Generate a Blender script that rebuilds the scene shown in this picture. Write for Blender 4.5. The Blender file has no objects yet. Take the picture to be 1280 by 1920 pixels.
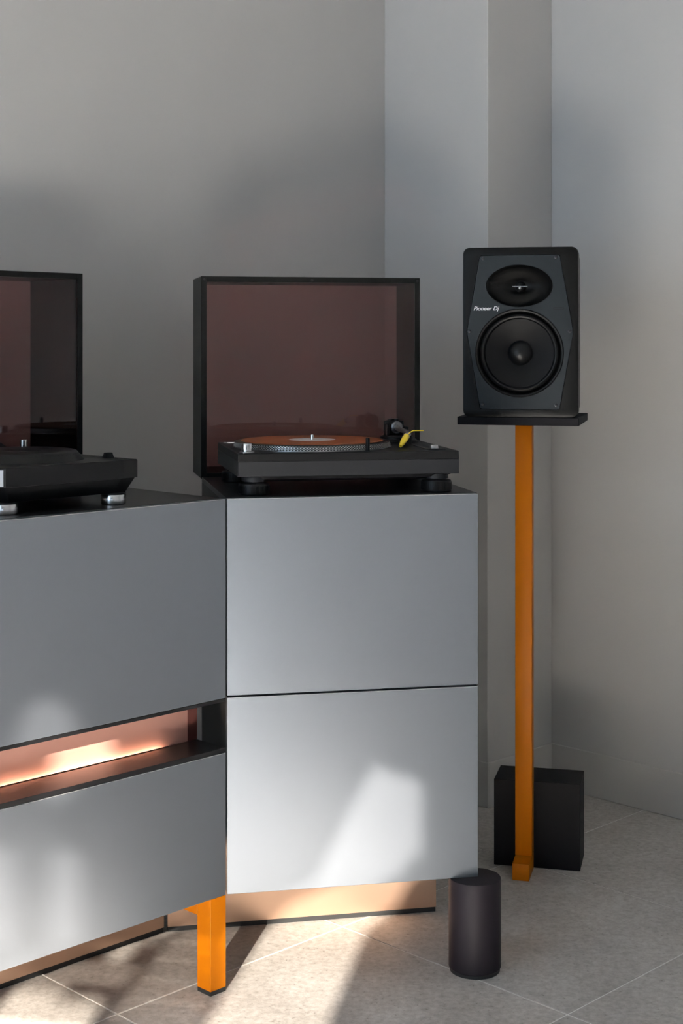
import bpy, bmesh, math, random
from mathutils import Vector, Matrix
from mathutils.geometry import tessellate_polygon

random.seed(7)
scene = bpy.context.scene
COL = scene.collection
R2 = math.sqrt(0.5)

# ------------------------------------------------------------------ camera
# level camera with a lowered lens (shift): photo pixels -> directions, focal length 2825 px of 1280
CAM_H = 1.263
cam_data = bpy.data.cameras.new('camera')
cam = bpy.data.objects.new('camera', cam_data)
COL.objects.link(cam)
cam.location = (0, 0, CAM_H)
cam.rotation_euler = (math.radians(90), 0, 0)
cam_data.sensor_fit = 'HORIZONTAL'
cam_data.sensor_width = 36
cam_data.lens = 2825 / 1280 * 36
cam_data.shift_y = -320 / 1280
cam_data.clip_start = 0.05
scene.camera = cam

# ------------------------------------------------------------------ light and exposure
SUN_D = Vector((0.19 * 0.948, 0.982 * 0.948, -0.317)).normalized()
world = bpy.data.worlds.new('sky')
scene.world = world
world.use_nodes = True
bg = world.node_tree.nodes['Background']
bg.inputs['Color'].default_value = (0.64, 0.82, 1.0, 1)
bg.inputs['Strength'].default_value = 2.4

sd = bpy.data.lights.new('sun', 'SUN')
sd.energy = 400.0
sd.angle = math.radians(0.4)
sd.color = (1.0, 0.965, 0.925)
sun = bpy.data.objects.new('sun', sd)
COL.objects.link(sun)
sun.rotation_euler = SUN_D.to_track_quat('-Z', 'Y').to_euler()
sun.location = (-1, -4, 4)

vs = scene.view_settings
vs.view_transform = 'Standard'
vs.look = 'None'
vs.gamma = 1.0
vs.use_curve_mapping = False
vs.exposure = 1.0

# ------------------------------------------------------------------ helpers
def pq(p, q):
    """room coordinates: p runs along the left wall, q along the right wall (45 degrees to the view)"""
    return Vector(((p - q) * R2, (p + q) * R2))

ROOM_ROT = math.radians(45)     # local x = p, local y = q

def link(name, me, mat=None, parent=None, loc=(0, 0, 0), rz=0.0):
    o = bpy.data.objects.new(name, me)
    COL.objects.link(o)
    if mat is not None and me is not None and not me.materials:
        me.materials.append(mat)
    o.location = loc
    o.rotation_euler = (0, 0, rz)
    if parent is not None:
        o.parent = parent
    return o

def mesh(bm, name='mesh', smooth=None):
    bmesh.ops.recalc_face_normals(bm, faces=bm.faces)
    me = bpy.data.meshes.new(name)
    bm.to_mesh(me)
    bm.free()
    if smooth is not None:
        for p in me.polygons:
            p.use_smooth = True
        me.set_sharp_from_angle(angle=math.radians(smooth))
    return me

def add_box(bm, x0, x1, y0, y1, z0, z1, bev=0.0, seg=1):
    vs_ = [bm.verts.new((x, y, z)) for z in (z0, z1) for y in (y0, y1) for x in (x0, x1)]
    fs = [bm.faces.new([vs_[i] for i in f]) for f in
          ((0, 2, 3, 1), (4, 5, 7, 6), (0, 1, 5, 4), (2, 6, 7, 3), (0, 4, 6, 2), (1, 3, 7, 5))]
    if bev > 0:
        es = list({e for f in fs for e in f.edges})
        bmesh.ops.bevel(bm, geom=es, offset=bev, segments=seg, affect='EDGES', profile=0.5)

def box_mesh(*a, bev=0.0, seg=1, name='box'):
    bm = bmesh.new()
    add_box(bm, *a, bev=bev, seg=seg)
    return mesh(bm, name, smooth=40 if seg > 1 else None)

def boxes_mesh(lst, bev=0.0, name='boxes'):
    bm = bmesh.new()
    for b in lst:
        add_box(bm, *b, bev=bev)
    return mesh(bm, name)

def add_lathe(bm, prof, n=48, c=(0, 0, 0), axis='z', sx=1.0, sy=1.0, caps=True):
    """prof: list of (radius, height). axis z: around z; axis y: around y (height goes along +y)"""
    rings = []
    for r, h in prof:
        ring = []
        if r < 1e-6:
            p = (c[0], c[1], c[2] + h) if axis == 'z' else (c[0], c[1] + h, c[2])
            ring = [bm.verts.new(p)]
        else:
            for i in range(n):
                a = 2 * math.pi * i / n
                ca, sa = math.cos(a) * r * sx, math.sin(a) * r * sy
                p = (c[0] + ca, c[1] + sa, c[2] + h) if axis == 'z' else (c[0] + ca, c[1] + h, c[2] + sa)
                ring.append(bm.verts.new(p))
        rings.append(ring)
    for a, b in zip(rings, rings[1:]):
        if len(a) == 1 and len(b) == 1:
            continue
        for i in range(n):
            j = (i + 1) % n
            if len(a) == 1:
                bm.faces.new((a[0], b[i], b[j]))
            elif len(b) == 1:
                bm.faces.new((a[i], b[0], a[j]))
            else:
                bm.faces.new((a[i], b[i], b[j], a[j]))
    if caps:
        for ring in (rings[0], rings[-1]):
            if len(ring) > 2:
                bm.faces.new(ring)

def lathe_mesh(prof, n=48, c=(0, 0, 0), axis='z', sx=1.0, sy=1.0, caps=True, smooth=35, name='lathe'):
    bm = bmesh.new()
    add_lathe(bm, prof, n, c, axis, sx, sy, caps)
    return mesh(bm, name, smooth)

def tube_mesh(pts, radii, n=16, name='tube', smooth=50):
    bm = bmesh.new()
    pts = [Vector(p) for p in pts]
    if not isinstance(radii, (list, tuple)):
        radii = [radii] * len(pts)
    rings = []
    for i, p in enumerate(pts):
        d = (pts[min(i + 1, len(pts) - 1)] - pts[max(i - 1, 0)]).normalized()
        q = d.to_track_quat('Z', 'Y')
        rings.append([bm.verts.new(p + q @ Vector((math.cos(2 * math.pi * k / n) * radii[i],
                                                   math.sin(2 * math.pi * k / n) * radii[i], 0))) for k in range(n)])
    for a, b in zip(rings, rings[1:]):
        for i in range(n):
            j = (i + 1) % n
            bm.faces.new((a[i], a[j], b[j], b[i]))
    bm.faces.new(rings[0])
    bm.faces.new(rings[-1])
    return mesh(bm, name, smooth)

def plate_mesh(outer, holes, d0, d1, to3, name='plate', smooth=30):
    """flat plate with holes; outer/holes are 2-D loops, to3(u, v, d) gives the 3-D point"""
    bm = bmesh.new()
    loops = [outer] + list(holes)
    flat = [p for l in loops for p in l]
    tris = tessellate_polygon([[Vector((p[0], p[1], 0)) for p in l] for l in loops])
    A = [bm.verts.new(to3(p[0], p[1], d0)) for p in flat]
    B = [bm.verts.new(to3(p[0], p[1], d1)) for p in flat]
    for t in tris:
        for V in (A, B):
            try:
                bm.faces.new([V[i] for i in t])
            except ValueError:
                pass
    k = 0
    for l in loops:
        n = len(l)
        for i in range(n):
            j = (i + 1) % n
            bm.faces.new((A[k + i], A[k + j], B[k + j], B[k + i]))
        k += n
    return mesh(bm, name, smooth)

def prism_mesh(levels, name='prism', bev=0.0, smooth=None):
    """levels: list of (z, outline of (x, y)) with the same number of points"""
    bm = bmesh.new()
    rings = [[bm.verts.new((x, y, z)) for x, y in pts] for z, pts in levels]
    n = len(rings[0])
    for a, b in zip(rings, rings[1:]):
        for i in range(n):
            j = (i + 1) % n
            bm.faces.new((a[i], a[j], b[j], b[i]))
    bm.faces.new(rings[0])
    bm.faces.new(rings[-1])
    if bev:
        bmesh.ops.bevel(bm, geom=list(bm.edges), offset=bev, segments=2, affect='EDGES', profile=0.5)
    return mesh(bm, name, smooth if smooth is not None else (40 if bev else None))

def rounded(pts, rad, n=6):
    """round the corners of a 2-D polygon"""
    out = []
    m = len(pts)
    for i in range(m):
        p0, p1, p2 = (Vector(pts[(i - 1) % m]), Vector(pts[i]), Vector(pts[(i + 1) % m]))
        d0, d2 = (p0 - p1).normalized(), (p2 - p1).normalized()
        ang = d0.angle(d2)
        t = rad / math.tan(ang / 2)
        a, b = p1 + d0 * t, p1 + d2 * t
        c = p1 + (d0 + d2).normalized() * (rad / math.sin(ang / 2))
        a0 = math.atan2(a.y - c.y, a.x - c.x)
        a1 = math.atan2(b.y - c.y, b.x - c.x)
        da = (a1 - a0 + math.pi) % (2 * math.pi) - math.pi
        for k in range(n + 1):
            th = a0 + da * k / n
            out.append((c.x + rad * math.cos(th), c.y + rad * math.sin(th)))
    return out

def thing(name, label, cat, loc, rz=0.0, group=None):
    o = link(name, None, loc=loc, rz=rz)
    o.empty_display_size = 0.1
    o['label'] = label
    o['category'] = cat
    if group:
        o['group'] = group
    return o

def struct(o):
    o['kind'] = 'structure'
    return o

# ------------------------------------------------------------------ materials
def principled(name, color, rough=0.5, metal=0.0, spec=0.5, **kw):
    m = bpy.data.materials.new(name)
    m.use_nodes = True
    b = m.node_tree.nodes['Principled BSDF']
    b.inputs['Base Color'].default_value = (*color, 1)
    b.inputs['Roughness'].default_value = rough
    b.inputs['Metallic'].default_value = metal
    b.inputs['Specular IOR Level'].default_value = spec
    for k, v in kw.items():
        b.inputs[k.replace('_', ' ')].default_value = v
    return m

def add_noise(m, scale=80.0, amount=0.08, bump=0.0, bump_dist=0.001, coord='Object', detail=4.0, stretch=(1, 1, 1),
              rough_amt=0.0):
    nt = m.node_tree
    b = nt.nodes['Principled BSDF']
    base = tuple(b.inputs['Base Color'].default_value)
    tc = nt.nodes.new('ShaderNodeTexCoord')
    mp = nt.nodes.new('ShaderNodeMapping')
    mp.inputs['Scale'].default_value = stretch
    nz = nt.nodes.new('ShaderNodeTexNoise')
    nz.inputs['Scale'].default_value = scale
    nz.inputs['Detail'].default_value = detail
    nt.links.new(tc.outputs[coord], mp.inputs['Vector'])
    nt.links.new(mp.outputs['Vector'], nz.inputs['Vector'])
    if amount:
        rp = nt.nodes.new('ShaderNodeValToRGB')
        rp.color_ramp.elements[0].position = 0.3
        rp.color_ramp.elements[1].position = 0.7
        rp.color_ramp.elements[0].color = tuple(c * (1 - amount) for c in base[:3]) + (1,)
        rp.color_ramp.elements[1].color = tuple(min(1, c * (1 + amount)) for c in base[:3]) + (1,)
        nt.links.new(nz.outputs['Fac'], rp.inputs['Fac'])
        nt.links.new(rp.outputs['Color'], b.inputs['Base Color'])
    if rough_amt:
        r0 = b.inputs['Roughness'].default_value
        mr = nt.nodes.new('ShaderNodeMapRange')
        mr.inputs['To Min'].default_value = r0 - rough_amt
        mr.inputs['To Max'].default_value = r0 + rough_amt
        nt.links.new(nz.outputs['Fac'], mr.inputs['Value'])
        nt.links.new(mr.outputs['Result'], b.inputs['Roughness'])
    if bump:
        bp = nt.nodes.new('ShaderNodeBump')
        bp.inputs['Strength'].default_value = bump
        bp.inputs['Distance'].default_value = bump_dist
        nt.links.new(nz.outputs['Fac'], bp.inputs['Height'])
        nt.links.new(bp.outputs['Normal'], b.inputs['Normal'])
    return m

M = {}
M['wall'] = add_noise(principled('wall_paint', (0.525, 0.515, 0.507), 0.75, spec=0.25), 2.2, 0.025, 0.0, detail=3)
M['base'] = principled('baseboard_paint', (0.53, 0.515, 0.50), 0.55, spec=0.35)
M['ceiling'] = principled('ceiling_paint', (0.75, 0.75, 0.74), 0.8)
M['grout'] = add_noise(principled('grout', (0.78, 0.76, 0.73), 0.85), 60, 0.05)
M['front'] = add_noise(principled('grey_metal_laminate', (0.185, 0.206, 0.240), 0.34, metal=0.74), 900, 0.012, rough_amt=0.02)
M['edge'] = principled('bright_cut_edge', (0.75, 0.75, 0.75), 0.35, metal=0.7)
M['carcass'] = add_noise(principled('charcoal_board', (0.030, 0.027, 0.025), 0.45, spec=0.4), 300, 0.1)
M['top'] = add_noise(principled('black_satin_board', (0.007, 0.007, 0.008), 0.32, spec=0.4), 300, 0.1)
M['copper'] = principled('copper_laminate', (0.62, 0.42, 0.31), 0.36, metal=0.85)
M['rose'] = principled('rose_copper_sheet', (0.78, 0.42, 0.34), 0.32, metal=0.35)
M['nicheend'] = principled('dark_copper', (0.16, 0.055, 0.045), 0.35, metal=0.4)
M['rubber'] = principled('black_rubber', (0.012, 0.013, 0.014), 0.7)
M['orange'] = add_noise(principled('orange_powder_coat', (0.38, 0.108, 0.0008), 0.45, spec=0.10), 1200, 0.02)
M['cyl'] = add_noise(principled('anthracite_steel', (0.011, 0.0085, 0.012), 0.58, spec=0.15), 40, 0.12, stretch=(1, 1, 0.3))
M['black'] = principled('black_paint', (0.004, 0.004, 0.0045), 0.42, spec=0.2)
M['blackm'] = add_noise(principled('black_matte_steel', (0.0035, 0.003, 0.0045), 0.6, spec=0.12), 200, 0.1)
M['frame'] = principled('black_satin_frame', (0.003, 0.003, 0.003), 0.40, spec=0.16)
M['deck'] = add_noise(principled('black_turntable_shell', (0.005, 0.005, 0.0055), 0.45, spec=0.15), 800, 0.1)
M['deckfront'] = add_noise(principled('charcoal_turntable_plinth', (0.010, 0.0105, 0.0125), 0.45, spec=0.2), 900, 0.12)
M['chrome'] = principled('brushed_chrome', (0.72, 0.72, 0.73), 0.22, metal=1.0)
M['steel'] = principled('dull_steel', (0.45, 0.45, 0.46), 0.35, metal=1.0)
M['steel2'] = principled('dark_steel', (0.16, 0.16, 0.17), 0.35, metal=1.0)
M['platter'] = principled('platter_aluminium', (0.012, 0.012, 0.013), 0.45, spec=0.3)
M['dot'] = principled('platter_dot_silver', (0.85, 0.85, 0.85), 0.25, metal=0.6)
M['label'] = principled('white_record_label', (0.52, 0.50, 0.49), 0.6)
M['yellow'] = principled('yellow_plastic', (0.85, 0.62, 0.03), 0.35)
M['baffle'] = add_noise(principled('slate_baffle', (0.009, 0.0125, 0.0155), 0.45, metal=0.2, spec=0.2), 700, 0.04)
M['spk'] = principled('speaker_black_vinyl', (0.002, 0.002, 0.002), 0.40, spec=0.12)
M['horn'] = principled('horn_black', (0.003, 0.003, 0.003), 0.35, spec=0.15)
M['cone'] = add_noise(principled('woofer_cone', (0.003, 0.003, 0.0035), 0.5, spec=0.12), 500, 0.1)
M['surround'] = principled('woofer_rubber', (0.003, 0.003, 0.0035), 0.35, spec=0.2)
M['cap'] = principled('dust_cap', (0.003, 0.003, 0.0035), 0.38, spec=0.2)
M['white'] = principled('white_print', (0.80, 0.80, 0.80), 0.5)
M['screw'] = principled('black_screw', (0.02, 0.02, 0.022), 0.3, metal=0.6)
M['jog'] = principled('jog_black', (0.004, 0.004, 0.0045), 0.38, spec=0.18)

M['bounce_sheet'] = add_noise(principled('pale_reflector', (0.82, 0.81, 0.79), 0.9), 300, 0.05, 0.3)

# amber record
M['record'] = principled('orange_vinyl', (0.20, 0.048, 0.012), 0.42, spec=0.3)
nt = M['record'].node_tree
tc = nt.nodes.new('ShaderNodeTexCoord')
wv = nt.nodes.new('ShaderNodeTexWave')
wv.wave_type = 'RINGS'
wv.rings_direction = 'Z'
wv.inputs['Scale'].default_value = 260
bp = nt.nodes.new('ShaderNodeBump')
bp.inputs['Strength'].default_value = 0.15
bp.inputs['Distance'].default_value = 0.0003
nt.links.new(tc.outputs['Object'], wv.inputs['Vector'])
nt.links.new(wv.outputs['Fac'], bp.inputs['Height'])
nt.links.new(bp.outputs['Normal'], nt.nodes['Principled BSDF'].inputs['Normal'])

# tinted acrylic: coloured see-through with a clear surface reflection
def tinted(name, color):
    m = bpy.data.materials.new(name)
    m.use_nodes = True
    nt = m.node_tree
    nt.nodes.clear()
    out = nt.nodes.new('ShaderNodeOutputMaterial')
    tr = nt.nodes.new('ShaderNodeBsdfTransparent')
    tr.inputs['Color'].default_value = (*color, 1)
    gl = nt.nodes.new('ShaderNodeBsdfGlossy')
    gl.inputs['Color'].default_value = (1, 1, 1, 1)
    gl.inputs['Roughness'].default_value = 0.02
    fr = nt.nodes.new('ShaderNodeFresnel')
    fr.inputs['IOR'].default_value = 1.45
    mx = nt.nodes.new('ShaderNodeMixShader')
    nt.links.new(fr.outputs['Fac'], mx.inputs['Fac'])
    nt.links.new(tr.outputs['BSDF'], mx.inputs[1])
    nt.links.new(gl.outputs['BSDF'], mx.inputs[2])
    nt.links.new(mx.outputs['Shader'], out.inputs['Surface'])
    return m
M['tint'] = tinted('brown_tinted_acrylic', (0.57, 0.41, 0.40))   # crossed twice (two faces)

M['sun_filter'] = tinted('grey_sun_filter', (0.169, 0.163, 0.154))

M['sun_filter2'] = tinted('pale_sun_filter', (0.395, 0.388, 0.372))

def emission(name, color, strength):
    m = bpy.data.materials.new(name)
    m.use_nodes = True
    b = m.node_tree.nodes['Principled BSDF']
    b.inputs['Base Color'].default_value = (*color, 1)
    b.inputs['Emission Color'].default_value = (*color, 1)
    b.inputs['Emission Strength'].default_value = strength
    return m
M['led'] = emission('warm_led', (1.0, 0.66, 0.46), 30.0)

# stone tile
def tile_material():
    m = principled('stone_tile', (0.30, 0.27, 0.245), 0.48, spec=0.45)
    nt = m.node_tree
    b = nt.nodes['Principled BSDF']
    geo = nt.nodes.new('ShaderNodeNewGeometry')
    oi = nt.nodes.new('ShaderNodeObjectInfo')
    add = nt.nodes.new('ShaderNodeVectorMath')
    add.operation = 'ADD'
    mul = nt.nodes.new('ShaderNodeMath')
    mul.operation = 'MULTIPLY'
    mul.inputs[1].default_value = 40.0
    nt.links.new(oi.outputs['Random'], mul.inputs[0])
    nt.links.new(geo.outputs['Position'], add.inputs[0])
    nt.links.new(mul.outputs[0], add.inputs[1])
    def noise(scale, detail, rough=0.55):
        n = nt.nodes.new('ShaderNodeTexNoise')
        n.inputs['Scale'].default_value = scale
        n.inputs['Detail'].default_value = detail
        n.inputs['Roughness'].default_value = rough
        nt.links.new(add.outputs[0], n.inputs['Vector'])
        return n
    n1, n2, n3 = noise(4.5, 9, 0.68), noise(75, 7, 0.75), noise(150, 4)
    r1 = nt.nodes.new('ShaderNodeValToRGB')
    r1.color_ramp.elements[0].position = 0.32
    r1.color_ramp.elements[1].position = 0.70
    r1.color_ramp.elements[0].color = (0.41, 0.385, 0.36, 1)
    r1.color_ramp.elements[1].color = (0.56, 0.535, 0.51, 1)
    nt.links.new(n1.outputs['Fac'], r1.inputs['Fac'])
    r2 = nt.nodes.new('ShaderNodeValToRGB')
    r2.color_ramp.elements[0].position = 0.34
    r2.color_ramp.elements[1].position = 0.64
    r2.color_ramp.elements[0].color = (0.71, 0.69, 0.67, 1)
    r2.color_ramp.elements[1].color = (1.10, 1.10, 1.10, 1)
    nt.links.new(n2.outputs['Fac'], r2.inputs['Fac'])
    r3 = nt.nodes.new('ShaderNodeValToRGB')
    r3.color_ramp.elements[0].position = 0.26
    r3.color_ramp.elements[1].position = 0.34
    r3.color_ramp.elements[0].color = (0.55, 0.53, 0.5, 1)
    r3.color_ramp.elements[1].color = (1, 1, 1, 1)
    nt.links.new(n3.outputs['Fac'], r3.inputs['Fac'])
    def mult(a, c):
        x = nt.nodes.new('ShaderNodeMixRGB')
        x.blend_type = 'MULTIPLY'
        x.inputs['Fac'].default_value = 1.0
        nt.links.new(a, x.inputs[1])
        nt.links.new(c, x.inputs[2])
        return x.outputs[0]
    nt.links.new(mult(mult(r1.outputs['Color'], r2.outputs['Color']), r3.outputs['Color']), b.inputs['Base Color'])
    bp = nt.nodes.new('ShaderNodeBump')
    bp.inputs['Strength'].default_value = 0.25
    bp.inputs['Distance'].default_value = 0.0008
    nt.links.new(n2.outputs['Fac'], bp.inputs['Height'])
    nt.links.new(bp.outputs['Normal'], b.inputs['Normal'])
    return m
M['tile'] = tile_material()

# ------------------------------------------------------------------ the room
P_MAX, Q_MAX, P_MIN, Q_MIN, CEIL = 3.451, 2.991, -2.6, -2.6, 3.3
PIL_P, PIL_Q = 3.166, 2.606     # pillar in the far corner: faces towards the room at p = PIL_P and q = PIL_Q

# floor: grout bed with every stone tile laid on it
floor = struct(link('floor', box_mesh(P_MIN, P_MAX, Q_MIN, Q_MAX, -0.06, -0.0012), M['grout'], rz=ROOM_ROT))
PITCH, GAP = 0.597, 0.0034
p0, q0 = 2.299, 2.297
full = box_mesh(GAP / 2, PITCH - GAP / 2, GAP / 2, PITCH - GAP / 2, -0.009, 0.0, bev=0.0008, name='tile')
full.materials.append(M['tile'])
for i in range(-9, 3):
    for j in range(-9, 3):
        a0, a1, b0, b1 = p0 + i * PITCH, p0 + (i + 1) * PITCH, q0 + j * PITCH, q0 + (j + 1) * PITCH
        if a0 >= P_MAX or a1 <= P_MIN or b0 >= Q_MAX or b1 <= Q_MIN:
            continue
        if a0 >= P_MIN and a1 <= P_MAX and b0 >= Q_MIN and b1 <= Q_MAX:
            t = link('tile', full, None, floor, (a0, b0, 0))
        else:
            c0, c1, d0, d1 = max(a0, P_MIN), min(a1, P_MAX), max(b0, Q_MIN), min(b1, Q_MAX)
            if c1 - c0 < 0.01 or d1 - d0 < 0.01:
                continue
            t = link('tile', box_mesh(GAP / 2, c1 - c0 - GAP / 2, GAP / 2, d1 - d0 - GAP / 2, -0.009, 0.0, bev=0.0008),
                     M['tile'], floor, (c0, d0, 0))

struct(link('wall_left', box_mesh(P_MIN, P_MAX + 0.1, Q_MAX, Q_MAX + 0.1, 0, CEIL), M['wall'], rz=ROOM_ROT))
struct(link('wall_right', box_mesh(P_MAX, P_MAX + 0.1, Q_MIN, Q_MAX, 0, CEIL), M['wall'], rz=ROOM_ROT))
struct(link('wall_pillar', box_mesh(PIL_P, P_MAX, PIL_Q, Q_MAX, 0, CEIL, bev=0.002), M['wall'], rz=ROOM_ROT))
struct(link('ceiling', box_mesh(P_MIN, P_MAX + 0.1, Q_MIN, Q_MAX + 0.1, CEIL, CEIL + 0.1), M['ceiling'], rz=ROOM_ROT))
BH, BT = 0.1225, 0.006
struct(link('baseboard_left', box_mesh(P_MIN, PIL_P, Q_MAX - BT, Q_MAX, 0, BH, bev=0.0015), M['base'], rz=ROOM_ROT))
struct(link('baseboard_right', box_mesh(P_MAX - BT, P_MAX, Q_MIN, PIL_Q, 0, BH, bev=0.0015), M['base'], rz=ROOM_ROT))
struct(link('baseboard_pillar', boxes_mesh([(PIL_P - BT, PIL_P, PIL_Q - BT, Q_MAX - BT, 0, BH),
                                            (PIL_P, P_MAX - BT, PIL_Q - BT, PIL_Q, 0, BH)], bev=0.0015), M['base'], rz=ROOM_ROT))

# unseen wall behind the camera, added as a mask; openings shape the sun patches.
# (a, b) are coordinates square to the sun; each opening is given there and carried back to the wall.
eh = Vector((SUN_D.x, SUN_D.y, 0)).normalized()
EA = Vector((eh.y, -eh.x, 0))
EB = EA.cross(SUN_D).normalized()
if EB.z < 0:
    EB = -EB
PN = Vector((R2, R2, 0))
def to_wall(a, b):
    P = EA * a + EB * b
    t = (P_MIN - P.dot(PN)) / SUN_D.dot(PN)
    P = P + SUN_D * t
    return ((P.y - P.x) * R2, P.z)          # (q, z)
ell = [(-1.000 + 0.041 * math.cos(t * math.pi / 8), 1.310 + 0.088 * math.sin(t * math.pi / 8)) for t in range(16)]
open_ab = [
    [(-1.18, 0.50), (0.10, 0.50), (0.10, 0.64), (-0.06, 0.72), (-0.10, 0.825), (-0.30, 0.838), (-0.552, 0.840), (-0.552, 0.87), (-0.558, 1.013),
     (-0.506, 1.066), (-0.475, 1.125), (-0.445, 1.135), (-0.432, 1.165), (-0.409, 1.175), (-0.409, 1.311), (-0.505, 1.335), (-0.6137, 1.112), (-0.73, 1.05), (-0.775, 1.0),
     (-0.775, 0.815), (-0.985, 0.815), (-0.985, 0.862), (-1.02, 0.872), (-1.06, 0.868), (-1.10, 0.884), (-1.18, 0.886)],
    [(-1.003, 0.985), (-0.962, 0.985), (-0.962, 1.13), (-0.97, 1.145), (-0.99, 1.145), (-1.003, 1.14)],
    [(-1.18, 0.985), (-1.042, 0.985), (-1.042, 1.14), (-1.07, 1.155), (-1.18, 1.15)],
    [(-1.035 + 0.030 * math.cos(t * math.pi / 5), 0.945 + 0.012 * math.sin(t * math.pi / 5)) for t in range(10)],
    ell,
] + [[(-0.958, b), (-0.785, b), (-0.785, b + 0.009), (-0.958, b + 0.009)] for b in (0.858, 0.888, 0.918, 0.948, 0.978)] + [
    [(-1.18, b), (-0.972, b), (-0.972, b + 0.009), (-1.18, b + 0.009)] for b in (0.904, 0.967)] + [
    [(-0.95, 0.10), (-0.25, 0.10), (-0.25, 0.42), (-0.95, 0.42)],
]
holes = [[to_wall(a, b) for a, b in pl] for pl in open_ab]
holes.append([(0.25, 0.25), (2.75, 0.25), (2.75, 2.95), (0.25, 2.95)])
outer = [(Q_MIN, 0), (Q_MAX, 0), (Q_MAX, CEIL), (Q_MIN, CEIL)]
struct(link('sun_mask_wall', plate_mesh(outer, holes, P_MIN - 0.01, P_MIN, lambda u, v, d: (d, u, v), smooth=None), M['wall'], rz=ROOM_ROT))
struct(link('wall_back', box_mesh(P_MIN, P_MAX, Q_MIN - 0.1, Q_MIN, 0, CEIL), M['wall'], rz=ROOM_ROT))
# grey glass added over the upper openings, unseen, to dim the sun patches
gq = [to_wall(a, b) for a, b in ((-1.50, 0.8255), (0.25, 0.8255), (0.25, 1.5), (-1.50, 1.5))]
struct(link('sun_filter_upper', plate_mesh(gq, [], P_MIN + 0.002, P_MIN + 0.006, lambda u, v, d: (d, u, v), smooth=None), M['sun_filter'], rz=ROOM_ROT))
def window_frame(name, along, lo, hi, z0, z1, n, at):
    bs = []
    w = 0.05
    def bar(a0, a1, b0, b1):
        bs.append((a0, a1, at - 0.05, at, b0, b1) if along == 'p' else (at - 0.05, at, a0, a1, b0, b1))
    bar(lo, hi, z0, z0 + w)
    bar(lo, hi, z1 - w, z1)
    for k in range(n + 1):
        c = lo + (hi - lo) * k / n
        bar(max(lo, c - w / 2), min(hi, c + w / 2), z0 + w, z1 - w)
    return struct(link(name, boxes_mesh(bs), M['black'], rz=ROOM_ROT))
gq = [to_wall(a, b) for a, b in ((-1.50, 0.46), (0.30, 0.46), (0.30, 0.8250), (-1.50, 0.8250))]  # added unseen pane that dims the sun on the near floor
struct(link('sun_filter_lower', plate_mesh(gq, [], P_MIN + 0.002, P_MIN + 0.006, lambda u, v, d: (d, u, v), smooth=None), M['sun_filter2'], rz=ROOM_ROT))
# unseen wall added outside to keep the sun out of the tall window
struct(link('sun_blocker_wall', box_mesh(-7.6, P_MIN - 0.08, 0.03, 0.20, 0, 6.0), M['wall'], rz=ROOM_ROT))
window_frame('window_1', 'q', 0.25, 2.75, 0.25, 2.95, 3, P_MIN - 0.011)


def portal(cx, cy, cz, w, h, normal):
    ld = bpy.data.lights.new('window_daylight', 'AREA')
    ld.shape = 'RECTANGLE'
    ld.size, ld.size_y = w, h
    ld.cycles.is_portal = True
    o = bpy.data.objects.new('window_daylight', ld)
    COL.objects.link(o)
    o.location = (cx, cy, cz)
    o.rotation_euler = Vector(normal).to_track_quat('-Z', 'Z').to_euler()
c = pq(P_MIN - 0.08, 1.5)
portal(c.x, c.y, 1.6, 2.5, 2.7, (R2, R2, 0))

# added pale sheet out of view, bounces sun up onto the walls
BOUNCE_OUTLINE = rounded([(-0.62, -0.55), (0.62, -0.55), (0.62, 0.55), (-0.62, 0.55)], 0.03, 4)
bounce_sheet = link('sun_reflector', plate_mesh(BOUNCE_OUTLINE, [], 0.0004, 0.003, lambda u, v, d: (u, v, d)), M['bounce_sheet'], None, (-0.45, 0.86, 0), math.radians(45))
struct(bounce_sheet)

# ------------------------------------------------------------------ cabinets
CORNER = Vector((-0.224, 2.93, 0))
ROT_A = math.atan2(0.194, 0.981)
ROT_B = math.radians(45)
ZB, ZT = 0.187, 0.957
WA, DEP = 0.508, 0.475
LID_H, LID_D = 0.457, 0.185

def panel_mesh(x0, x1, z0, z1):
    bm = bmesh.new()
    add_box(bm, x0, x1, 0.0, 0.0178, z0, z1, bev=0.0008)
    me = mesh(bm)
    me.materials.append(M['front'])
    me.materials.append(M['edge'])
    for p in me.polygons:
        if max(abs(c) for c in p.normal) < 0.95 and p.normal.z > 0.3:
            p.material_index = 1
    return me

def make_lid(cab, x0, x1, screws):
    t = 0.0125
    bm = bmesh.new()
    y0, y1, z0, z1 = DEP + 0.001, DEP + LID_D, ZT - 0.004, ZT - 0.004 + LID_H
    for b in ((x0, x0 + t, y0, y1, z0, z1), (x1 - t, x1, y0, y1, z0, z1),
              (x0 + t, x1 - t, y0, y1, z1 - t, z1), (x0 + t, x1 - t, y0, y1, z0, z0 + t)):
        add_box(bm, *b, bev=0.0006)
    lid = link('lid', mesh(bm), M['frame'], cab)
    lid['label'] = 'raised black lid frame with a brown tinted pane'
    pane = link('pane', box_mesh(x0 + t, x1 - t, y0 + 0.003, y0 + 0.007, z0 + t, z1 - t), M['tint'], lid)
    pane['label'] = 'brown tinted acrylic pane'
    sm = lathe_mesh([(0.0, -0.0012), (0.0022, -0.0012), (0.0030, -0.0004), (0.0030, 0.0)], 14, axis='y')
    for sx in screws:
        link('screw', sm, M['screw'], lid, (sx, y0, z1 - t / 2 - 0.001))
    return lid

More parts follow.
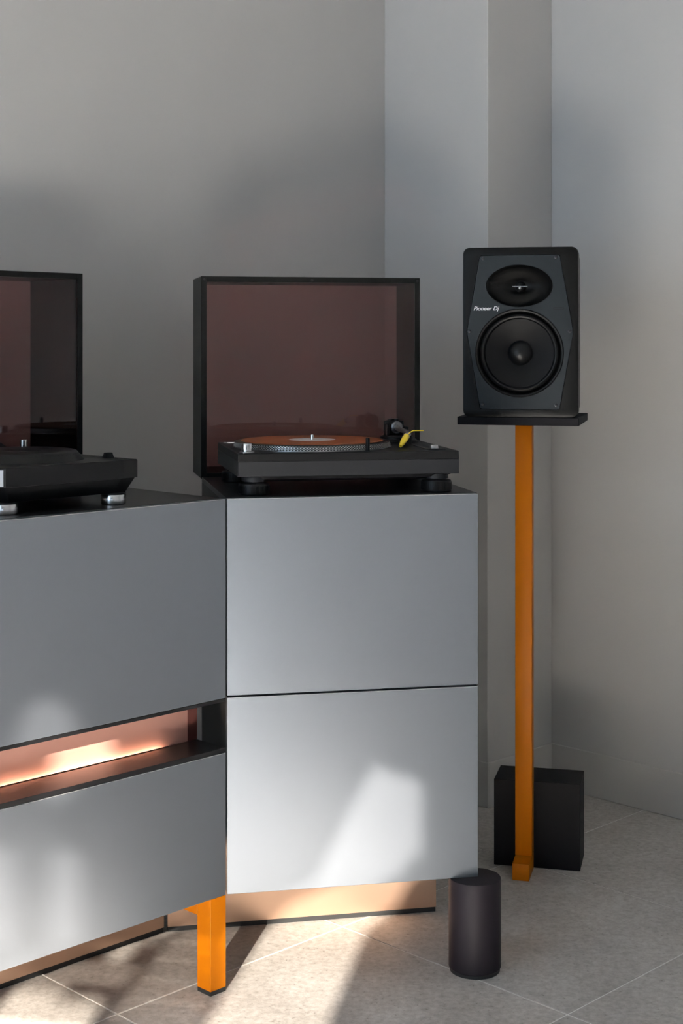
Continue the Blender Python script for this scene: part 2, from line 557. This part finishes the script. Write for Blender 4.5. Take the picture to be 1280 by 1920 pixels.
# right cabinet -------------------------------------------------------
ca = thing('cabinet', 'pale grey two-panel cabinet under the turntable, with dark cylinder leg and copper plinth',
           'cabinet', CORNER, ROT_A, 'record player cabinets')
link('body', boxes_mesh([(0.0015, WA + 0.003, 0.0185, DEP, ZB + 0.001, ZT - 0.012)], bev=0.0006), M['carcass'], ca)
link('top', box_mesh(0.0015, WA + 0.003, 0.0185, DEP, ZT - 0.0118, ZT, bev=0.0006), M['top'], ca)
SEAM = 0.5715
for z0, z1 in ((ZB, SEAM - 0.0020), (SEAM + 0.0020, ZT - 0.0005)):
    pn = link('front_panel', panel_mesh(0.0015, WA, z0, z1), None, ca)
pl = link('plinth', box_mesh(-0.088, 0.504, 0.3155, 0.335, 0.0105, ZB), M['copper'], ca)
pl['label'] = 'recessed copper plinth'
link('plinth_strip', box_mesh(-0.088, 0.503, 0.3165, 0.334, 0.0, 0.0104), M['rubber'], pl)
cy = link('leg', lathe_mesh([(0.0505, 0.0065), (0.0525, 0.009), (0.0525, 0.1845), (0.0515, 0.1865)], 64,
                            c=(0.502, 0.003, 0)), M['cyl'], ca)
cy['label'] = 'dark anthracite cylinder leg'
link('foot_pad', lathe_mesh([(0.050, 0.0), (0.0505, 0.001), (0.0505, 0.0064)], 64, c=(0.502, 0.003, 0)), M['rubber'], cy)
make_lid(ca, 0.0, WA, (0.0065, WA / 2, WA - 0.0065))

# left cabinet --------------------------------------------------------
WB = 0.67
cb = thing('cabinet', 'darker grey cabinet under the DJ player, with glowing copper niche and orange leg',
           'cabinet', CORNER, ROT_B, 'record player cabinets')
cb.location.z = 0
LIP0, LIP1, SH0, SH1, NV = 0.5625, 0.5695, 0.4635, 0.4730, 0.089
link('body', boxes_mesh([(-WB, -0.001, 0.0185, DEP, ZB + 0.001, SH0), (-WB, -0.001, NV + 0.004, DEP, SH1, LIP0),
                         (-WB, -0.001, 0.0185, DEP, LIP1, ZT - 0.012)], bev=0.0005), M['carcass'], cb)
link('top', box_mesh(-WB, -0.001, 0.0185, DEP, ZT - 0.0118, ZT, bev=0.0006), M['top'], cb)
for z0, z1 in ((ZB, SH0 - 0.0005), (LIP1 + 0.0005, ZT - 0.0005)):
    link('front_panel', panel_mesh(-WB, -0.001, z0, z1), None, cb)
link('shelf', boxes_mesh([(-WB, -0.0005, 0.0008, NV - 0.008, SH0, SH1), (-0.075, -0.0005, NV - 0.008, NV + 0.004, SH0, SH1)], bev=0.0004), M['top'], cb)
link('niche_lip', box_mesh(-WB, -0.0005, 0.0008, NV + 0.004, LIP0, LIP1, bev=0.0006), M['top'], cb)
nb = link('niche_back', box_mesh(-WB, -0.024, NV, NV + 0.004, SH1, LIP0), M['rose'], cb)
nb['label'] = 'rose copper back of the niche'
link('niche_end', box_mesh(-0.0238, 0.001, NV + 0.001, NV + 0.004, SH1, LIP0), M['nicheend'], cb)
led = link('light_strip', box_mesh(-WB, -0.09, NV - 0.0065, NV - 0.0012, SH0 + 0.0005, SH0 + 0.0025), M['led'], cb)
led['label'] = 'warm glowing light strip'
pl = link('plinth', box_mesh(-WB, 0.096, 0.3155, 0.335, 0.0105, ZB), M['copper'], cb)
pl['label'] = 'recessed copper plinth'
link('plinth_strip', box_mesh(-WB, 0.095, 0.3165, 0.334, 0.0, 0.0104), M['rubber'], pl)
lg = link('leg', boxes_mesh([(-0.0395, -0.0005, 0.0005, 0.0405, 0.0085, ZB - 0.0002), (-0.0395, -0.0005, 0.0405, 0.3150, ZB - 0.040, ZB - 0.0002)],
                            bev=0.0006), M['orange'], cb)
lg['label'] = 'bright orange square leg with arm under the cabinet'
link('foot_pad', box_mesh(-0.0390, -0.0010, 0.0010, 0.0400, 0.0, 0.0084), M['rubber'], lg)
make_lid(cb, -WB, 0.0, (-WB + 0.0065, -WB / 2))

# ------------------------------------------------------------------ turntable on the right cabinet
def in_frame(rot, u, v, z):
    c_, s_ = math.cos(rot), math.sin(rot)
    return (CORNER.x + u * c_ - v * s_, CORNER.y + u * s_ + v * c_, z)

TW, TD = 0.4520, 0.353
tt = thing('turntable', 'black turntable with dotted platter on the pale grey cabinet', 'turntable',
           in_frame(ROT_A, 0.0280, 0.040, ZT), ROT_A)
link('deck', prism_mesh([(0.0680, [(0, 0), (TW, 0), (TW, TD), (0, TD)]), (0.0825, [(0.0008, 0.001), (TW - 0.0008, 0.001), (TW - 0.0008, TD - 0.001), (0.0008, TD - 0.001)]),
                         (0.0840, [(0.0028, 0.003), (TW - 0.0028, 0.003), (TW - 0.0028, TD - 0.003), (0.0028, TD - 0.003)])]), M['deck'], tt)
link('body', box_mesh(0.0, TW, 0.0, TD, 0.0375, 0.0679, bev=0.0010), M['deckfront'], tt)
link('base', prism_mesh([(0.0255, [(0.055, 0.03), (TW - 0.055, 0.03), (TW - 0.055, TD - 0.03), (0.055, TD - 0.03)]),
                         (0.0310, [(0.045, 0.012), (TW - 0.035, 0.012), (TW - 0.035, TD - 0.012), (0.045, TD - 0.012)]),
                         (0.0374, [(0.030, 0.008), (TW - 0.012, 0.008), (TW - 0.012, TD - 0.01), (0.030, TD - 0.01)])]), M['deck'], tt)
foot_me = lathe_mesh([(0.027, 0.0), (0.0305, 0.0012), (0.0310, 0.003), (0.0310, 0.0195), (0.0300, 0.0225), (0.0265, 0.0235), (0.020, 0.0240), (0.019, 0.026)], 48)
collar_me = lathe_mesh([(0.022, 0.0260), (0.0245, 0.0270), (0.0245, 0.0355), (0.0235, 0.0374)], 48)
rib_bm = bmesh.new()
for k in range(48):
    a = 2 * math.pi * k / 48
    m4 = Matrix.Rotation(a, 4, 'Z')
    n0 = len(rib_bm.verts)
    add_box(rib_bm, 0.0306, 0.0316, -0.0006, 0.0006, 0.004, 0.0185)
    rib_bm.verts.ensure_lookup_table()
    bmesh.ops.transform(rib_bm, matrix=m4, verts=rib_bm.verts[n0:])
rib_me = mesh(rib_bm)
for fx, fy in ((0.036, 0.031), (TW - 0.040, 0.031), (0.036, TD - 0.036), (TW - 0.040, TD - 0.036)):
    f = link('foot', foot_me, M['black'], tt, (fx, fy, 0))
    link('collar', collar_me, M['deckfront'], f)
    rb = link('grip_ribs', rib_me, M['black'], f)
    rb['kind'] = 'stuff'
PX, PY = 0.1795, 0.175
pt = link('platter', lathe_mesh([(0.0, 0.0842), (0.1655, 0.0842), (0.1668, 0.0850), (0.1668, 0.0862), (0.1650, 0.0868), (0.1630, 0.0952),
                                 (0.1638, 0.0957), (0.1630, 0.0964), (0.152, 0.0966), (0.0, 0.0966)], 128), M['platter'], tt, (PX, PY, 0))
db = bmesh.new()
N = 160
for row in range(4):
    z = 0.0880 + row * 0.0020
    r = 0.1650 - (z - 0.0868) * 0.238 + 0.0002
    for k in range(N):
        a = 2 * math.pi * (k + (row % 2) * 0.5) / N
        n0 = len(db.verts)
        s = 0.0013 if row != 1 else 0.0011
        add_box(db, r - 0.0005, r + 0.0006, -s, s, z - 0.00062, z + 0.00062)
        db.verts.ensure_lookup_table()
        bmesh.ops.transform(db, matrix=Matrix.Rotation(a, 4, 'Z'), verts=db.verts[n0:])
dd = link('strobe_dots', mesh(db), M['dot'], pt)
dd['kind'] = 'stuff'
link('platter_ring', lathe_mesh([(0.1669, 0.0846), (0.1676, 0.0850), (0.1676, 0.0858), (0.1668, 0.0862), (0.1660, 0.0850)], 128, caps=False), M['chrome'], pt)
link('spindle', lathe_mesh([(0.0035, 0.0966), (0.0035, 0.107), (0.0028, 0.1095), (0.0, 0.1098)], 20), M['chrome'], tt, (PX, PY, 0))
kn = link('power_knob', lathe_mesh([(0.0100, 0.0857), (0.0112, 0.0862), (0.0112, 0.1005), (0.0104, 0.1018), (0.0, 0.1020)], 40), M['chrome'], tt, (0.0225, 0.036, 0))
kn['label'] = 'chrome power knob'
link('knob_base', lathe_mesh([(0.0150, 0.0838), (0.0150, 0.0850), (0.0135, 0.0857), (0.0, 0.0857)], 40), M['steel'], kn)
link('target_light', lathe_mesh([(0.0052, 0.0839), (0.0052, 0.0850), (0.0042, 0.0860), (0.0042, 0.1088), (0.0034, 0.1102), (0.0, 0.1103)], 24), M['black'], tt, (0.269, 0.0325, 0))
link('start_button', box_mesh(0.006, 0.030, 0.008, 0.032, 0.0838, 0.0850, bev=0.0005), M['deckfront'], tt, (0.040, -0.004, 0))
ad = link('record_adapter', lathe_mesh([(0.012, 0.0838), (0.0165, 0.0845), (0.0150, 0.0868), (0.0, 0.0872)], 32), M['chrome'], tt, (0.0245, 0.316, 0))
# pitch fader
link('fader_plate', box_mesh(0.396, 0.432, 0.030, 0.165, 0.0838, 0.0850, bev=0.0005), M['deck'], tt)
link('fader_slot', box_mesh(0.4125, 0.4155, 0.036, 0.158, 0.0850, 0.0853), M['rubber'], tt)
fk = link('fader_knob', prism_mesh([(0.0853, [(0.406, 0.050), (0.422, 0.050), (0.422, 0.062), (0.406, 0.062)]),
                                    (0.0925, [(0.4068, 0.052), (0.4212, 0.052), (0.4212, 0.060), (0.4068, 0.060)])], bev=0.0005), M['steel'], tt)
fk['label'] = 'silver pitch fader knob'
# tonearm
TX, TY = 0.3880, 0.2850
link('arm_base', lathe_mesh([(0.046, 0.0838), (0.046, 0.0885), (0.043, 0.0905), (0.036, 0.0915), (0.036, 0.0960), (0.031, 0.0985), (0.0, 0.0985)], 56), M['black'], tt, (TX, TY, 0))
bm = bmesh.new()
add_box(bm, TX - 0.0255, TX - 0.0175, TY - 0.012, TY + 0.014, 0.0980, 0.1240, bev=0.003, seg=2)
add_box(bm, TX + 0.0175, TX + 0.0255, TY - 0.012, TY + 0.014, 0.0980, 0.1180, bev=0.003, seg=2)
add_box(bm, TX - 0.0250, TX + 0.0200, TY + 0.010, TY + 0.020, 0.0980, 0.1300, bev=0.003, seg=2)
link('arm_housing', mesh(bm, smooth=40), M['black'], tt)
PV = Vector((TX, TY, 0.1165))
HD = Vector((0.3720, 0.1250, 0.1075))
ADIR = (HD - PV).normalized()
tube_pts = [PV - ADIR * 0.02, PV, PV + ADIR * 0.04, PV + ADIR * 0.09 + Vector((0.010, 0, 0)), PV + ADIR * 0.13 + Vector((0.010, 0, 0)), HD]
ring = link('arm_ring', tube_mesh([PV - Vector((0, 0.005, 0)), PV + Vector((0, -0.004, 0)), PV + Vector((0, -0.0075, 0))], [0.0135, 0.0135, 0.0095], 40), M['steel2'], tt)
bm = bmesh.new()
add_lathe(bm, [(0.0028, 0.128), (0.0050, 0.130), (0.0050, 0.135), (0.0, 0.1355)], 20, c=(TX + 0.002, TY + 0.006, 0))
link('bearing_cap', mesh(bm, smooth=35), M['black'], tt)
arm = link('tonearm', tube_mesh(tube_pts, [0.0070, 0.0062, 0.0052, 0.0050, 0.0050, 0.0050], 20), M['steel'], tt)
link('counterweight', tube_mesh([PV + Vector((0, 0.024, 0)), PV + Vector((0.0015, 0.052, 0))], 0.0165, 40), M['black'], arm)
link('collar', tube_mesh([HD - ADIR * 0.006, HD + ADIR * 0.006], 0.0070, 24), M['chrome'], arm)
hs0, hs1 = HD + ADIR * 0.006, HD + Vector((-0.0215, -0.036, -0.0190))
cart = link('cartridge', tube_mesh([hs0, hs0.lerp(hs1, 0.25), hs0.lerp(hs1, 0.7), hs1], [0.0060, 0.0068, 0.0054, 0.0032], 20), M['yellow'], arm)
cart['label'] = 'yellow cartridge at the end of the tonearm'
link('finger_lift', tube_mesh([hs0 + Vector((0.003, 0, 0.004)), hs0 + Vector((0.010, -0.006, 0.0105)), hs0 + Vector((0.013, -0.008, 0.0118)),
                               hs0 + Vector((0.034, -0.010, 0.0115))], 0.0012, 10), M['yellow'], cart)
link('stylus', tube_mesh([hs1 + Vector((0, 0.004, 0.0)), hs1 + Vector((-0.001, 0.002, -0.0042))], [0.0010, 0.0004], 8), M['black'], cart)
link('arm_rest', boxes_mesh([(TX + 0.002, TX + 0.014, 0.199, 0.206, 0.0838, 0.103), (TX + 0.0, TX + 0.004, 0.199, 0.206, 0.103, 0.110)], bev=0.0008), M['black'], tt)

# the record on the platter
rw = in_frame(ROT_A, 0.0280 + PX, 0.040 + PY, ZT + 0.0968)
rec = thing('vinyl_record', 'orange-brown vinyl record with a white label lying on the turntable', 'record', rw, ROT_A)
link('disc', lathe_mesh([(0.0037, 0.0), (0.1485, 0.0), (0.1500, 0.0008), (0.1485, 0.0018), (0.1450, 0.0015), (0.054, 0.0015), (0.050, 0.0018), (0.0037, 0.0018), (0.0037, 0.0)], 128, caps=False), M['record'], rec)
lb = link('label', lathe_mesh([(0.0037, 0.0019), (0.0490, 0.0019), (0.0490, 0.0021), (0.0037, 0.0021), (0.0037, 0.0019)], 96, caps=False), M['label'], rec)
lb['label'] = 'blank white paper label'

# ------------------------------------------------------------------ DJ media player on the left cabinet
JW, JD = 0.329, 0.405
dj = thing('media_player', 'black DJ media player with jog wheel and silver feet on the darker cabinet', 'DJ player',
           in_frame(ROT_B, -0.1726 - JW, 0.050, ZT), ROT_B)
out0 = [(0.0, 0.040), (0.0376, 0.0), (0.292, 0.0), (JW, 0.006), (JW, JD), (0.0, JD)]
def inset(pts, d):
    cx = sum(p[0] for p in pts) / len(pts)
    cy_ = sum(p[1] for p in pts) / len(pts)
    hw, hd = JW / 2, JD / 2
    return [(cx + (x - cx) * (1 - d / hw), cy_ + (y - cy_) * (1 - d / hd)) for x, y in pts]
link('body', prism_mesh([(0.0220, inset(out0, 0.019)), (0.0490, inset(out0, 0.004)), (0.0495, out0), (0.0820, out0), (0.0836, inset(out0, 0.0016))]), M['jog'], dj)
bm = bmesh.new()
link('button_panel', prism_mesh([(0.0515, [(0.0035, 0.0350), (0.0345, 0.0025), (0.0335, 0.0015), (0.0025, 0.0340)]),
                                 (0.0800, [(0.0035, 0.0350), (0.0345, 0.0025), (0.0335, 0.0015), (0.0025, 0.0340)])]), M['steel'], dj)
bm.free()
JX, JY = 0.166, 0.152
jg = link('jog_wheel', lathe_mesh([(0.119, 0.0837), (0.1165, 0.0862), (0.1060, 0.0985), (0.1035, 0.1005), (0.0995, 0.1012), (0.0, 0.1012)], 96), M['jog'], dj, (JX, JY, 0))
link('jog_display', lathe_mesh([(0.040, 0.1012), (0.0395, 0.1016), (0.0, 0.1016)], 48), M['frame'], jg)
bm = bmesh.new()
for k in range(60):
    a = 2 * math.pi * k / 60
    n0 = len(bm.verts)
    add_box(bm, 0.1040, 0.1085, -0.0022, 0.0022, 0.0925, 0.0965, bev=0.0006)
    bm.verts.ensure_lookup_table()
    bmesh.ops.transform(bm, matrix=Matrix.Rotation(a, 4, 'Z'), verts=bm.verts[n0:])
gr = link('jog_grip_dimples', mesh(bm), M['frame'], jg)
gr['kind'] = 'stuff'
link('display_panel', prism_mesh([(0.0836, [(0.02, 0.285), (0.245, 0.285), (0.245, JD - 0.004), (0.02, JD - 0.004)]),
                                  (0.1120, [(0.022, 0.372), (0.243, 0.372), (0.243, JD - 0.006), (0.022, JD - 0.006)])]), M['frame'], dj)
sk = link('selector_knob', lathe_mesh([(0.0085, 0.0836), (0.0085, 0.0900), (0.0072, 0.0905), (0.0075, 0.1090), (0.0068, 0.1098), (0.0, 0.1100)], 28), M['chrome'], dj, (0.270, 0.300, 0))
sk['label'] = 'chrome selector knob'
link('tempo_slot', box_mesh(0.299, 0.303, 0.030, 0.165, 0.0836, 0.0840), M['rubber'], dj)
link('slider_plate', box_mesh(0.284, 0.318, 0.022, 0.172, 0.0832, 0.0838), M['frame'], dj)
link('tempo_slider', prism_mesh([(0.0842, [(0.2925, 0.052), (0.3095, 0.052), (0.3095, 0.068), (0.2925, 0.068)]),
                                 (0.0945, [(0.2945, 0.055), (0.3075, 0.055), (0.3075, 0.065), (0.2945, 0.065)])], bev=0.0006), M['black'], dj)
fm = lathe_mesh([(0.0215, 0.0), (0.0230, 0.0012), (0.0235, 0.0025), (0.0235, 0.0180), (0.0228, 0.0190), (0.0, 0.0190)], 48)
fc = lathe_mesh([(0.0232, 0.0191), (0.0232, 0.0219), (0.0, 0.0219)], 48)
for fx, fy in ((0.052, 0.027), (0.2890, 0.027), (0.052, JD - 0.045), (0.2890, JD - 0.045)):
    f = link('foot', fm, M['chrome'], dj, (fx, fy, 0))
    f['label'] = 'polished silver foot'
    link('foot_cap', fc, M['black'], f)

# ------------------------------------------------------------------ loudspeaker on its stand
ROT_S = math.radians(-13.6)
cs, sn = math.cos(ROT_S), math.sin(ROT_S)
S0 = Vector((0.4370, 3.600, 0))         # centre of the pole
st = thing('speaker_stand', 'orange square-post speaker stand with black platform and black counterweight block', 'speaker stand', S0, ROT_S)
PLZ = 1.088
link('pole', box_mesh(-0.020, 0.020, -0.020, 0.020, 0.0402, PLZ - 0.0186, bev=0.0015, seg=2), M['orange'], st)
link('foot', box_mesh(-0.020, 0.020, -0.0760, 0.020, 0.0, 0.040, bev=0.0015, seg=2), M['orange'], st)
ct = link('counterweight_block', box_mesh(-0.0760, 0.1300, 0.0205, 0.141, 0.0, 0.207, bev=0.001), M['blackm'], st)
ct['label'] = 'heavy matte black block behind the post'
link('platform', box_mesh(-0.1400, 0.1400, -0.1360, 0.1210, PLZ - 0.0185, PLZ, bev=0.001), M['blackm'], st)

ROT_K = math.radians(-10.8)
SW, SH_, SD = 0.2640, 0.3920, 0.25
k0 = Vector((0.4105, 3.462, PLZ))
sp = thing('loudspeaker', 'black two-way studio loudspeaker standing on the orange-post stand', 'speaker', k0, ROT_K)
ck, sk_ = math.cos(ROT_K), math.sin(ROT_K)
HW = SW / 2
outl = rounded([(-HW, 0), (HW, 0), (HW, SH_), (-HW, SH_)], 0.016, 6)
def scaled(pts, d):
    return [(x * (1 - d / HW), SH_ / 2 + (z - SH_ / 2) * (1 - d / (SH_ / 2))) for x, z in pts]
zc = SH_ / 2 + 0.001
hexa = rounded([(-0.0925, zc - 0.179), (0.0895, zc - 0.1795), (0.1215, zc - 0.002), (0.0905, zc + 0.177), (-0.0935, zc + 0.1765), (-0.1235, zc + 0.0)], 0.007, 5)
def shrink(pts, d):
    out = []
    n = len(pts)
    ccx, ccz = sum(p[0] for p in pts) / n, sum(p[1] for p in pts) / n
    for x, z in pts:
        out.append((ccx + (x - ccx) * (1 - d / 0.11), ccz + (z - ccz) * (1 - d / 0.18)))
    return out
# body shell
bm = bmesh.new()
prof = [(0.0045, 0.0), (0.0012, 0.0012), (0.0, 0.0045), (0.0, 0.060), (0.004, 0.075), (0.004, SD - 0.004), (0.008, SD)]
rings = [[bm.verts.new((x, y, z)) for x, z in scaled(outl, d)] for d, y in prof]
n = len(outl)
for a, b in zip(rings, rings[1:]):
    for i in range(n):
        j = (i + 1) % n
        bm.faces.new((a[i], a[j], b[j], b[i]))
bm.faces.new(rings[-1])
loops = [scaled(outl, 0.0045), hexa]
tris = tessellate_polygon([[Vector((p[0], p[1], 0)) for p in l] for l in loops])
hv = [bm.verts.new((x, 0.0, z)) for x, z in hexa]
V = rings[0] + hv
for t in tris:
    try:
        bm.faces.new([V[i] for i in t])
    except ValueError:
        pass
hb = [bm.verts.new((x, 0.07, z)) for x, z in hexa]
for i in range(len(hexa)):
    j = (i + 1) % len(hexa)
    bm.faces.new((hv[i], hv[j], hb[j], hb[i]))
bm.faces.new(hb)
link('body', mesh(bm, smooth=30), M['spk'], sp)
HC = (-0.002, zc + 0.1054)
WC = (-0.002, zc - 0.049)
HRX, HRZ, WR = 0.0767, 0.0487, 0.1017
elh = [(HC[0] + HRX * math.cos(2 * math.pi * k / 64), HC[1] + HRZ * math.sin(2 * math.pi * k / 64)) for k in range(64)]
elw = [(WC[0] + WR * math.cos(2 * math.pi * k / 80), WC[1] + WR * math.sin(2 * math.pi * k / 80)) for k in range(80)]
bf = link('baffle', plate_mesh(shrink(hexa, 0.0012), [elh, elw], -0.0012, 0.004, lambda u, v, d: (u, d, v), smooth=20), M['baffle'], sp)
bf['label'] = 'slate grey six-sided front plate'
# horn
bm = bmesh.new()
hr = []
for s, y in ((0.992, -0.0008), (0.985, -0.0018), (0.965, -0.0010), (0.93, 0.003), (0.86, 0.009), (0.74, 0.016), (0.58, 0.022), (0.40, 0.028), (0.26, 0.033)):
    e = max(0.0, min(1.0, (s - 0.26) / 0.6))
    ring_ = []
    for k in range(64):
        a = 2 * math.pi * k / 64
        rx = HRX * s
        rz = HRZ * s * e + 0.0135 * (1 - e) if s < 0.86 else HRZ * s
        rx = rx if s > 0.4 else rx * 0.85
        ring_.append(bm.verts.new((HC[0] + rx * math.cos(a), y, HC[1] + rz * math.sin(a))))
    hr.append(ring_)
for a, b in zip(hr, hr[1:]):
    for i in range(64):
        j = (i + 1) % 64
        bm.faces.new((a[i], a[j], b[j], b[i]))
bm.faces.new(hr[-1])
horn = link('horn', mesh(bm, smooth=60), M['horn'], sp)
link('tweeter_dome', lathe_mesh([(0.0130, 0.032), (0.0125, 0.028), (0.0095, 0.024), (0.0050, 0.0215), (0.0, 0.0208)], 32, c=(HC[0], 0, HC[1] - 0.001), axis='y'), M['cap'], horn)
link('phase_bar', box_mesh(HC[0] - 0.0175, HC[0] + 0.0175, 0.0165, 0.0200, HC[1] - 0.0014, HC[1] + 0.0002, bev=0.0004), M['steel'], horn)
link('phase_tip', lathe_mesh([(0.0, 0.0135), (0.0022, 0.0142), (0.0034, 0.0165), (0.0034, 0.021)], 20, c=(HC[0], 0, HC[1] - 0.0042), axis='y'), M['steel'], horn)
# woofer
link('woofer_ring', lathe_mesh([(0.1012, 0.003), (0.1012, -0.0026), (0.0995, -0.0036), (0.0960, -0.0030), (0.0930, 0.0010), (0.0915, 0.0060)], 96, c=(WC[0], 0, WC[1]), axis='y', caps=False), M['spk'], sp)
link('surround', lathe_mesh([(0.0915, 0.0060), (0.0900, 0.0030), (0.0875, 0.0000), (0.0845, -0.0012), (0.0815, 0.0000), (0.0795, 0.0032), (0.0785, 0.0055)], 96, c=(WC[0], 0, WC[1]), axis='y', caps=False), M['surround'], sp)
cn = link('cone', lathe_mesh([(0.0786, 0.0054), (0.0760, 0.0064), (0.0600, 0.0120), (0.0440, 0.0185), (0.0280, 0.0260)], 96, c=(WC[0], 0, WC[1]), axis='y', caps=False), M['cone'], sp)
link('dust_cap', lathe_mesh([(0.0285, 0.0258), (0.0278, 0.0215), (0.0240, 0.0150), (0.0170, 0.0095), (0.0085, 0.0063), (0.0, 0.0053)], 64, c=(WC[0], 0, WC[1]), axis='y'), M['cap'], cn)
scm = lathe_mesh([(0.0, -0.0016), (0.0022, -0.0017), (0.0034, -0.0013), (0.0038, -0.0004), (0.0038, 0.0)], 20, axis='y')
for dx, dz in ((-0.0855, 0.1690), (0.0810, 0.1705), (-0.1170, 0.0008), (0.1125, 0.0008), (-0.0862, -0.1675), (0.0815, -0.1680)):
    link('screw', scm, M['screw'], sp, (dx, -0.0012, zc + dz))
pwo = rounded([(0.0750, zc + 0.0505), (0.0995, zc + 0.0505), (0.0995, zc + 0.0560), (0.0750, zc + 0.0560)], 0.0026, 5)
pwi = rounded([(0.0763, zc + 0.0517), (0.0982, zc + 0.0517), (0.0982, zc + 0.0548), (0.0763, zc + 0.0548)], 0.0015, 5)
link('power_light', plate_mesh(pwo, [pwi], -0.0016, 0.0, lambda u, v, d: (u, d, v)), M['spk'], sp)
# lettering
cu = bpy.data.curves.new('lettering', 'FONT')
cu.body = 'Pioneer Dj'
cu.size = 0.0138
cu.shear = 0.30
cu.extrude = 0.00015
cu.offset = 0.00022
cu.resolution_u = 4
cu.space_character = 1.0
to = bpy.data.objects.new('lettering_curve', cu)
COL.objects.link(to)
bpy.context.view_layer.update()
dg = bpy.context.evaluated_depsgraph_get()
tme = bpy.data.meshes.new_from_object(to.evaluated_get(dg))
bpy.data.objects.remove(to)
xs = [v.co.x for v in tme.vertices]
w_ = max(xs) - min(xs)
fx_ = 0.0592 / w_
for v in tme.vertices:
    x, y, z = v.co
    v.co = (-0.1072 + (x - min(xs)) * fx_, -0.00125 - z * 0.5 - 0.0001, zc + 0.0497 + y * 0.92)
tme.materials.clear()
lt = link('lettering', tme, M['white'], sp)
lt['label'] = 'white printed lettering'
